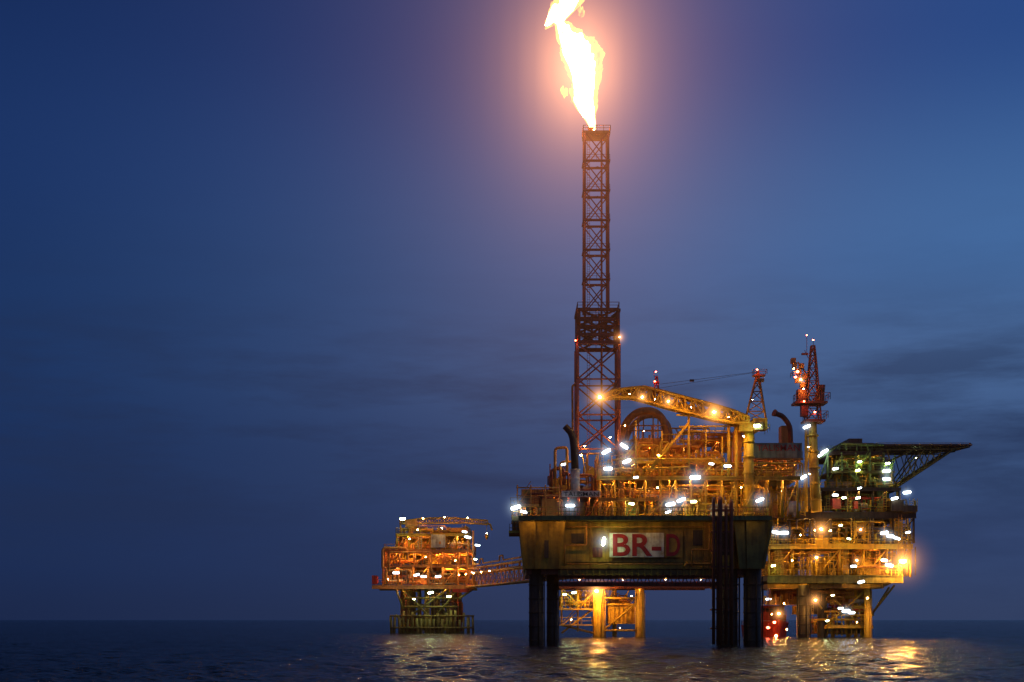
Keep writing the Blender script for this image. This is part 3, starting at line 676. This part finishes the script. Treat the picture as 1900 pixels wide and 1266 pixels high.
# =============== COMMUNICATION MAST ===============
CY=386
cm=empty('communication_mast',P(1508,950,CY),'yellow tubular mast with lattice top and equipment platforms','mast')
m=M(); m.path([P(1515,950,CY),P(1510,870,CY),P(1507,780,CY)],1.3,14,[1.5,1.3,1.15])
for py in (930,900,870,840,810): m.path([P(1508+(py-810)*.05,py,CY),P(1508+(py-810)*.05,py-3,CY)],1.6,14)
m.tube(P(1496,950,CY+3),P(1496,790,CY+3),0.45,8); m.tube(P(1486,940,CY-1),P(1507,800,CY-1),0.2,6)
mk('mast_column',m,YEL,cm)
m=M(); c=X(1508,CY)
m.tower(c,CY,[Z(p,CY) for p in (780,756,732,708,684,660,642)],[1.9,1.7,1.5,1.25,1.0,.7,.45],0.2,0.12)
for px,t in ((1497,622),(1509,628),(1512,640)): m.tube(P(px,660 if px<1500 else 642,CY),P(px,t,CY),0.08,5)
m.bx(1488,1500,655,658,CY-.5,CY+.5); m.tube(P(1500,665,CY),P(1493,650,CY),0.1,5)
mk('mast_lattice',m,RUST,cm)
m=M()
for py,a,b in ((778,1494,1532),(744,1476,1536)):
    m.bx(a,b,py,py+4,CY-3,CY+3); m.railbox(X(a,CY),X(b,CY),CY-3,CY+3,Z(py,CY),h=1.8,r=0.09)
m.bx(1481,1497,722,744,CY-2,CY+1); m.bx(1515,1530,727,744,CY-1,CY+1); m.bx(1487,1500,752,772,CY-2,CY); m.path([P(1524,715,CY),P(1524,728,CY)],1,12,[1.1,.9])
mk('mast_platform',m,RUST,cm)
m=M()
for i,(px,py) in enumerate(((1474,678),(1482,690),(1479,706),(1488,715),(1492,700),(1471,670),(1486,680))):
    m.box(X(px-4,CY),X(px+4,CY),CY-1-i*.1,CY+.5,Z(py+5,CY),Z(py-4,CY))
m.elbow([P(1490,744,CY),P(1484,700,CY),P(1470,672,CY)],0.25,6); m.elbow([P(1497,740,CY),P(1494,690,CY),P(1480,672,CY)],0.25,6)
m.railbox(X(1468,CY),X(1498,CY),CY-2,CY+1,Z(700,CY),r=.08)
mk('signal_equipment',m,ORA,cm,'red-lit equipment cluster')
for a in [(1480,690,'r',.6),(1486,705,'o',.32,0,.5),(1473,684,'o',.22),(1491,722,'o',.22),(1497,622,'r',.22),(1509,631,'r',.3),(1476,700,'r',.5),(1497,792,'w',.9,.4),(1492,745,'r',.35),(1512,765,'r',.4),(1500,830,'y',.26),(1502,880,'y',.26)]:
    lamp(cm,a[0],a[1],CY-3.5,a[2],a[3],a[4] if len(a)>4 else None,a[5] if len(a)>5 else 0)

# =============== WELLHEAD PLATFORM (centre, behind) ===============
w=empty('wellhead_platform',(X(1150,400),405,0),'low yellow wellhead jacket with stairs and caisson box','oil platform')
deck(w,1036,1330,1084,400,425,t=8,mat=RUST,lamps=5,lsz=.17)
leg(w,1111,22,1092,402,YEL,rings=False); leg(w,1187,17,1092,402,YEL,rings=False); leg(w,1140,8,1092,420,YEL,rings=False)
m=M(); m.bx(1128,1178,1124,1158,403,409); m.bx(1124,1182,1120,1123.6,402.5,410)
for px in range(1130,1178,8): m.bx(px,px+2,1126,1156,402.7,402.98)
mk('caisson_box',m,YEL,w)
m=M()
m.stair(P(1045,1160,401),P(1075,1130,401),2,.1); m.stair(P(1075,1130,400),P(1045,1100,400),2,.1)
m.bx(1038,1100,1129,1132,400,406); m.bx(1038,1100,1159,1161,400,406); m.railbox(X(1038,400),X(1100,400),400,406,Z(1129,400),h=2,r=.1,step=3); m.railbox(X(1038,400),X(1100,400),400,406,Z(1159,400),h=2,r=.1,step=3)
for a_,b_ in (((1042,1095),(1042,1160)),((1072,1095),(1072,1172)),((1042,1160),(1105,1176)),((1042,1175),(1100,1130)),((1122,1168),(1180,1120)),((1115,1170),(1190,1170)),((1122,1110),(1180,1110)),((1104,1095),(1072,1130))):
    m.tube(P(a_[0],a_[1],401.5),P(b_[0],b_[1],401.5),0.28,6)
mk('access_stair',m,YEL,w)
clutter(w,1040,1100,1094,1128,402,412,26,51,(YEL,ORA,YEL)); clutter(w,1122,1182,1094,1120,404,414,16,52,(YEL,ORA,YEL))
lamp(w,1107,1097,397,'x',.6,0,1.5); lamp(w,1065,1100,399,'g',.5); lamp(w,1048,1103,399,'g',.4); lamp(w,1172,1106,397,'y',.2); lamp(w,1150,1165,397,'y',.14); lamp(w,1060,1150,397,'y',.16)  # small warm bulbs are added to brighten the jacket

# =============== SATELLITE PLATFORM ===============
SY=520
s=empty('satellite_platform',(X(790,SY),535,0),'small orange-lit offshore platform with stacked decks and pipe loops','oil platform')
ORB=paint('bright_orange_steel',(0.85,0.38,0.08),(0.46,0.15,0.03),amt=0.4,streak=0.25)
deck(s,690,882,1086,SY,550,t=7,mat=ORB,rmat=ORB,lamps=6,lsz=.18)
deck(s,708,880,1048,SY,548,t=5,mat=ORB,cols=1,colh=33,sp=28,lamps=6,lsz=.22)
deck(s,712,880,1020,SY,548,t=5,mat=ORB,cols=1,colh=24,sp=28,lamps=6,lsz=.22)
deck(s,734,872,990,SY,546,t=5,mat=YEL,cols=1,colh=26,sp=24,lamps=5,lsz=.22)
bulkhead(s,716,872,1054,1085,541,ORA); bulkhead(s,718,874,1026,1047,541,ORB); bulkhead(s,740,866,996,1019,540,ORA)
clutter(s,712,878,1056,1084,SY,538,50,41,(ORB,ORA,GREY))
clutter(s,712,878,1024,1046,SY,538,50,42,(ORB,YEL,ORB))
clutter(s,734,870,995,1018,SY,538,40,43,(ORB,WHT,YEL))
clutter(s,738,866,974,988,SY,538,28,44,(ORB,YEL,ORB))
m=M(); m.elbow([P(716,1084,SY-1),P(716,1054,SY-1),P(710,1054,SY-1),P(710,1017,SY-1),P(756,1017,SY-1),P(756,1040,SY-1)],0.5,8); mk('pipe_loop',m,ORB,s)
m=M(); m.elbow([P(722,1060,SY-1.5),P(722,1025,SY-1.5),P(800,1025,SY-1.5),P(800,1060,SY-1.5)],0.35,8); mk('pipe_loop',m,ORB,s)
m=M(); m.elbow([P(868,1080,SY-1),P(868,1010,SY-1),P(848,1010,SY-1)],0.4,8); mk('pipe_loop',m,ORB,s)
m=M(); m.tube(P(878,1086,SY-1),P(878,985,SY-1),0.35,8); mk('pipe_riser',m,ORB,s)
m=M(); m.bx(800,826,992,1016,SY-.5,SY+5)
for px in (806,812,818): m.bx(px,px+2,994,1014,SY-.8,SY-.52)
mk('control_cabin',m,WHT,s)
m=M(); m.bx(690,699,1068,1084,SY-1,SY+4); mk('fire_equipment_box',m,RED,s)
m=M(); m.bx(840,870,1093,1099,SY-.5,SY+3); mk('fire_equipment_box',m,RED,s)
for px,wd in ((748,10),(766,10),(778,7),(792,9),(803,7),(812,9),(822,6),(832,8),(850,12),(758,6),(840,6)): leg(s,px,wd,1092,SY+random.uniform(2,16),OLV,rings=False)
m=M()
for px in range(725,882,8): m.tube(P(px+random.uniform(-2,2),1177,SY),P(px,1132+random.randint(0,18),SY),random.uniform(.4,.7),6)
for py in (1143,1165): m.tube(P(724,py,SY-.5),P(880,py,SY-.5),0.3,6)
for a_,b_ in (((748,1094),(792,1140)),((850,1094),(812,1140)),((735,1094),(748,1130)),((880,1092),(850,1112)),((766,1140),(830,1094)),((734,1141),(770,1175)),((840,1141),(800,1175)),((750,1110),(850,1110)),((750,1126),(850,1126))): m.tube(P(a_[0],a_[1],SY+1),P(b_[0],b_[1],SY+1),0.4,6)
mk('boat_landing',m,OLV,s)
clutter(s,742,856,1094,1172,SY+3,SY+15,40,45,(RUST,OLV,DARK))
for a in [(747,963,'g',.8),(735,1063,'w',.9),(773,1067,'w',.8),(786,1070,'w',.8),(813,1070,'w',.8),(862,987,'w',.7),(868,997,'w',.9),(886,1012,'w',.7),(882,1038,'g',.4),(880,1063,'w',.9),(799,1100,'g',.7),(833,1107,'g',.55),(768,1112,'g',.35),(760,1000,'y',.3),(790,1034,'y',.26),(720,1075,'y',.22),(775,983,'y',.26),(820,980,'y',.26),(845,1040,'y',.26)]:  # warm bulbs and the lowest green tube are added to brighten the platform
    lamp(s,a[0],a[1],SY-4,a[2],a[3]*0.85 if a[2]!='w' else a[3]*.8,None,0)
sc=empty('pedestal_crane',P(760,990,SY+5),'small orange crane with flat boom and hanging hook block','crane')
m=M(); m.path([P(762,990,SY+4),P(762,974,SY+4)],1,12); m.bx(752,774,966,978,SY+2,SY+6); m.tube(P(744,990,SY+3),P(742,962,SY+3),.35,6); mk('crane_house',m,ORB,sc)
m=M(); nd=[(P(745+(905-745)*i/14,970-4*math.sin(i/14*3.1),SY+4),1,0.2+0.75*math.sin(min(1,(i+1)/5)*1.57)*(1 if i<10 else .7)) for i in range(15)]
m.lattice(nd,0.32,0.2,4); m.path([P(903,970,SY+4),P(910,974,SY+4),P(913,984,SY+4)],0.35,6); mk('boom',m,YEL,sc)
m=M(); m.tube(P(903,972,SY+4),P(903,992,SY+4),0.1,4); m.path([P(903,991,SY+4),P(903,994,SY+4),P(903,998,SY+4),P(903,1002,SY+4)],.6,8,[.2,.75,.6,.1]); mk('hook_block',m,YEL,sc)
lamp(sc,785,962,SY-1,'o',.24); lamp(sc,825,960,SY-1,'o',.24); lamp(sc,868,961,SY-1,'o',.22); lamp(sc,903,990,SY,'y',.15)

# =============== BRIDGE ===============
br=empty('link_bridge',P(880,1088,SY),'orange steel truss footbridge carrying pipes between platforms','bridge')
m=M(); A=Vector((X(876,SY),SY,17.0)); Bv=Vector((X(1044,412),412,17.0))
n=20; dv=(Bv-A); H_=4.6
side=Vector((dv.y,-dv.x,0)).normalized()*2.2
rings=[]
for i in range(n+1):
    c=A.lerp(Bv,i/n); rings.append([c-side,c+side,c+side+Vector((0,0,H_)),c-side+Vector((0,0,H_))])
for i in range(n+1):
    for k2 in range(4): m.tube(rings[i][k2],rings[i][(k2+1)%4],0.16,4)
    if i<n:
        for k2 in range(4): m.tube(rings[i][k2],rings[i+1][k2],0.32,5)
        for k2 in (1,3): m.tube(rings[i][k2],rings[i+1][(k2+1)%4] if i%2 else rings[i+1][(k2+1)%4],0.16,4)
        m.add([rings[i][0],rings[i][1],rings[i+1][1],rings[i+1][0]],[(0,1,2,3)])
mk('bridge_truss',m,ORB,br)
for j,(o,h) in enumerate(((-1.6,5.1),(-.6,6.6),(.6,5.1),(1.6,6.6),(0,8.0))):
    m=M()
    u=side.normalized()*o; pts=[A+u+Vector((0,0,h))]
    for i in range(1,8):
        c=A.lerp(Bv,i/8)+u+Vector((0,0,h)); pts+= [c-dv*0.02,c-dv*0.02+Vector((0,0,1.6)),c+dv*0.02+Vector((0,0,1.6)),c+dv*0.02] if j%2==0 and i%2 else [c]
    pts.append(Bv+u+Vector((0,0,h))); m.elbow(pts,0.3,6)
    for i in range(9):
        c=A.lerp(Bv,i/8)+u; m.tube(c+Vector((0,0,H_)),c+Vector((0,0,h)),.12,4)
    mk('bridge_pipe',m,ORB,br)
m=M(); m.rail(A-side*1.3+Vector((0,0,.5)),Bv-side*1.3+Vector((0,0,.5)),h=1.5,r=.08); mk('railing',m,YEL,br)
for t in (0.05,0.15,0.25,0.35,0.45): 
    c=A.lerp(Bv,t); l=lamp(br,900,1050,SY,'o',.2); l.location=c+Vector((-6,-4,4.0))-WL[br.name]

# =============== VESSEL ===============
VY=404
v=empty('standby_vessel',(X(1444,VY),VY+14,0),'red hulled standby vessel with lit deck floating by the platform','boat')
m=M(); cx_=X(1444,VY); secs=[(0,0.1,0.1,5.2),(2,1.8,.9,4.6),(6,4.2,3.0,4.0),(12,5.0,4.4,3.4),(30,5.0,4.6,3.2),(36,4.8,4.3,3.4)]
vs=[];fs=[]
for y,wt,wb,h in secs: vs+=[(cx_-wb,VY+y,-0.8),(cx_+wb,VY+y,-0.8),(cx_+wt,VY+y,h),(cx_-wt,VY+y,h)]
for i in range(len(secs)-1):
    for k2 in range(4): fs.append((i*4+k2,i*4+(k2+1)%4,(i+1)*4+(k2+1)%4,(i+1)*4+k2))
fs+=[(3,2,1,0),(20,21,22,23)]; m.add(vs,fs); mk('hull',m,RED,v)
m=M(); m.box(cx_-4,cx_+4,VY+9,VY+20,3.6,6.4); m.box(cx_-3.4,cx_+3.4,VY+10,VY+18,6.4+.004,8.8); m.box(cx_-3.8,cx_+3.8,VY+9.6,VY+18,8.804,9.1); m.railbox(cx_-4,cx_+4,VY+9,VY+20,6.4,r=.08)
mk('wheelhouse',m,RED,v)
for i in range(5):
    m=M(); m.box(cx_-3+i*1.25,cx_-2.1+i*1.25,VY+9.9,VY+9.99,7.3,8.3); mk('window',m,BLK,v)
m=M(); m.tower(cx_,VY+14,[9.1,11,12.6],[.5,.3,.15],.1,.06); m.tube((cx_-1.5,VY+14,11.2),(cx_+1.5,VY+14,11.2),.1,5); mk('mast',m,GREY,v)
m=M(); m.railbox(cx_-4.6,cx_+4.6,VY+9,VY+36,3.5,r=.08); mk('railing',m,WHT,v)
for a in [(1445,1139,'o',.42,0,.8),(1426,1112,'w',.6),(1432,1140,'o',.22),(1460,1168,'o',.22),(1440,1180,'y',.36),(1455,1120,'y',.22),(1437,1155,'r',.6),(1425,1165,'r',.6)]:
    lamp(v,a[0],a[1],VY-3,a[2],a[3],a[4] if len(a)>4 else None,a[5] if len(a)>5 else 0)

# =============== SEA ===============
rng=np.random.default_rng(4)
nr,nc=1250,860
r=40*np.exp(np.linspace(0,math.log(30000/40),nr)); th=np.radians(np.linspace(-48,48,nc))
RR,TH=np.meshgrid(r,th,indexing='ij'); xx=RR*np.sin(TH); yy=RR*np.cos(TH); zz=np.zeros_like(xx)
sp=np.maximum(RR*math.log(750)/nr,RR*np.radians(96)/nc)
for i in range(48):
    lam=1.2*1.06**i*rng.uniform(.9,1.1); d=rng.normal(0.4,1.1); kx,ky=math.sin(d)*2*math.pi/lam,math.cos(d)*2*math.pi/lam
    A_=lam*0.0085*(1 if lam<4.5 else (4.5/lam)**1.3); fade=np.clip(1.4-3.0*sp/lam,0,1)
    zz+=A_*fade*np.sin(kx*xx+ky*yy+rng.uniform(0,6.28))
co=np.stack([xx,yy,zz],-1).reshape(-1,3)
idx=np.arange(nr*nc).reshape(nr,nc); fa=np.stack([idx[:-1,:-1],idx[:-1,1:],idx[1:,1:],idx[1:,:-1]],-1).reshape(-1,4)[:,::-1]
me=bpy.data.meshes.new('sea'); me.vertices.add(len(co)); me.vertices.foreach_set('co',co.ravel())
me.loops.add(fa.size); me.loops.foreach_set('vertex_index',fa.ravel().astype(np.int32)); me.polygons.add(len(fa)); me.polygons.foreach_set('loop_start',np.arange(0,fa.size,4,dtype=np.int32))
me.update(calc_edges=True); me.polygons.foreach_set('use_smooth',np.ones(len(fa),bool)); me.validate()
sea=bpy.data.objects.new('sea',me); COL.objects.link(sea); sea['kind']='structure'; sea['label']='dark rippled evening sea reflecting platform lights'; sea['category']='sea'
m_=bpy.data.materials.new('sea_water'); nt=nodes(m_); L=nt.links.new
out=N(nt,'ShaderNodeOutputMaterial'); b=N(nt,'ShaderNodeBsdfPrincipled'); b.inputs['Base Color'].default_value=(0.010,0.008,0.007,1); b.inputs['Roughness'].default_value=0.15; b.inputs['IOR'].default_value=1.33
b.inputs['Specular IOR Level'].default_value=0.36
g=N(nt,'ShaderNodeNewGeometry')
mp=N(nt,'ShaderNodeMapping'); mp.inputs['Scale'].default_value=(0.8,1.0,1); mp.inputs['Rotation'].default_value=(0,0,0.4); L(g.outputs['Position'],mp.inputs['Vector'])
n1=N(nt,'ShaderNodeTexNoise'); n1.inputs['Scale'].default_value=1.7; n1.inputs['Detail'].default_value=6; n1.inputs['Distortion'].default_value=0.3; L(mp.outputs[0],n1.inputs['Vector'])
n2=N(nt,'ShaderNodeTexNoise'); n2.inputs['Scale'].default_value=0.6; n2.inputs['Detail'].default_value=3; L(mp.outputs[0],n2.inputs['Vector'])
b1=N(nt,'ShaderNodeBump'); b1.inputs['Strength'].default_value=1; b1.inputs['Distance'].default_value=0.75; L(n1.outputs['Fac'],b1.inputs['Height'])
b2=N(nt,'ShaderNodeBump'); b2.inputs['Strength'].default_value=1; b2.inputs['Distance'].default_value=1.2; L(n2.outputs['Fac'],b2.inputs['Height']); L(b2.outputs[0],b1.inputs['Normal'])
L(b1.outputs[0],b.inputs['Normal']); L(b.outputs[0],out.inputs['Surface']); me.materials.append(m_)

# =============== SKY ===============
wd=bpy.data.worlds.new('World'); S.world=wd; wd.use_nodes=True; nt=wd.node_tree; nt.nodes.clear(); L=nt.links.new
out=N(nt,'ShaderNodeOutputWorld'); bg=N(nt,'ShaderNodeBackground'); tc=N(nt,'ShaderNodeTexCoord'); sx=N(nt,'ShaderNodeSeparateXYZ'); L(tc.outputs['Generated'],sx.inputs[0])
rl=ramp(nt,[(0,lin((27,40,74))),(.05,lin((28,45,84))),(.2,lin((27,51,96))),(.3,lin((26,50,99))),(.45,lin((19,39,84))),(1,lin((8,14,40)))],'EASE')
rr=ramp(nt,[(0,lin((50,64,98))),(.05,lin((52,70,110))),(.11,lin((58,82,124))),(.17,lin((70,100,146))),(.25,lin((66,105,158))),(.38,lin((40,74,134))),(1,lin((10,16,50)))],'EASE')
L(sx.outputs['Z'],rl.inputs['Fac']); L(sx.outputs['Z'],rr.inputs['Fac'])
mr=N(nt,'ShaderNodeMapRange',interpolation_type='SMOOTHSTEP'); mr.inputs['From Min'].default_value=-0.42; mr.inputs['From Max'].default_value=0.42; L(sx.outputs['X'],mr.inputs['Value'])
mx=N(nt,'ShaderNodeMix',data_type='RGBA'); L(mr.outputs[0],mx.inputs['Factor']); L(rl.outputs['Color'],mx.inputs['A']); L(rr.outputs['Color'],mx.inputs['B'])
mp=N(nt,'ShaderNodeMapping'); mp.inputs['Scale'].default_value=(3.4,3.4,20); mp.inputs['Location'].default_value=(3.1,0,.4); L(tc.outputs['Generated'],mp.inputs['Vector'])
cn=N(nt,'ShaderNodeTexNoise'); cn.inputs['Scale'].default_value=1.6; cn.inputs['Detail'].default_value=8; cn.inputs['Roughness'].default_value=.62; L(mp.outputs[0],cn.inputs['Vector'])
cr_=ramp(nt,[(.42,(0,0,0,1)),(.64,(1,1,1,1))]); L(cn.outputs['Fac'],cr_.inputs['Fac'])
zm=ramp(nt,[(0.0,(.3,.3,.3,1)),(.06,(.5,.5,.5,1)),(.12,(1,1,1,1)),(.17,(.8,.8,.8,1)),(.22,(.15,.15,.15,1)),(.3,(0,0,0,1))]); L(sx.outputs['Z'],zm.inputs['Fac'])
mm=N(nt,'ShaderNodeMath',operation='MULTIPLY'); L(cr_.outputs['Color'],mm.inputs[0]); L(zm.outputs['Color'],mm.inputs[1])
m2=N(nt,'ShaderNodeMath',operation='MULTIPLY'); m2.inputs[1].default_value=.7; L(mm.outputs[0],m2.inputs[0])
cm_=N(nt,'ShaderNodeMix',data_type='RGBA'); cm_.inputs['B'].default_value=lin((33,46,78)); L(m2.outputs[0],cm_.inputs['Factor']); L(mx.outputs['Result'],cm_.inputs['A'])
L(cm_.outputs['Result'],bg.inputs['Color']); bg.inputs['Strength'].default_value=1.0; L(bg.outputs[0],out.inputs['Surface'])

# =============== CAMERA ===============
cd=bpy.data.cameras.new('camera'); cam=bpy.data.objects.new('camera',cd); COL.objects.link(cam); S.camera=cam
cam.location=(0,0,CH); cam.rotation_euler=(math.radians(90),0,0); cd.sensor_width=36; cd.lens=36*F/1900; cd.shift_y=(HZ-633)/1900; cd.clip_end=60000; cd.clip_start=0.5
S.view_settings.view_transform='Standard'; S.view_settings.look='None'; S.view_settings.exposure=0
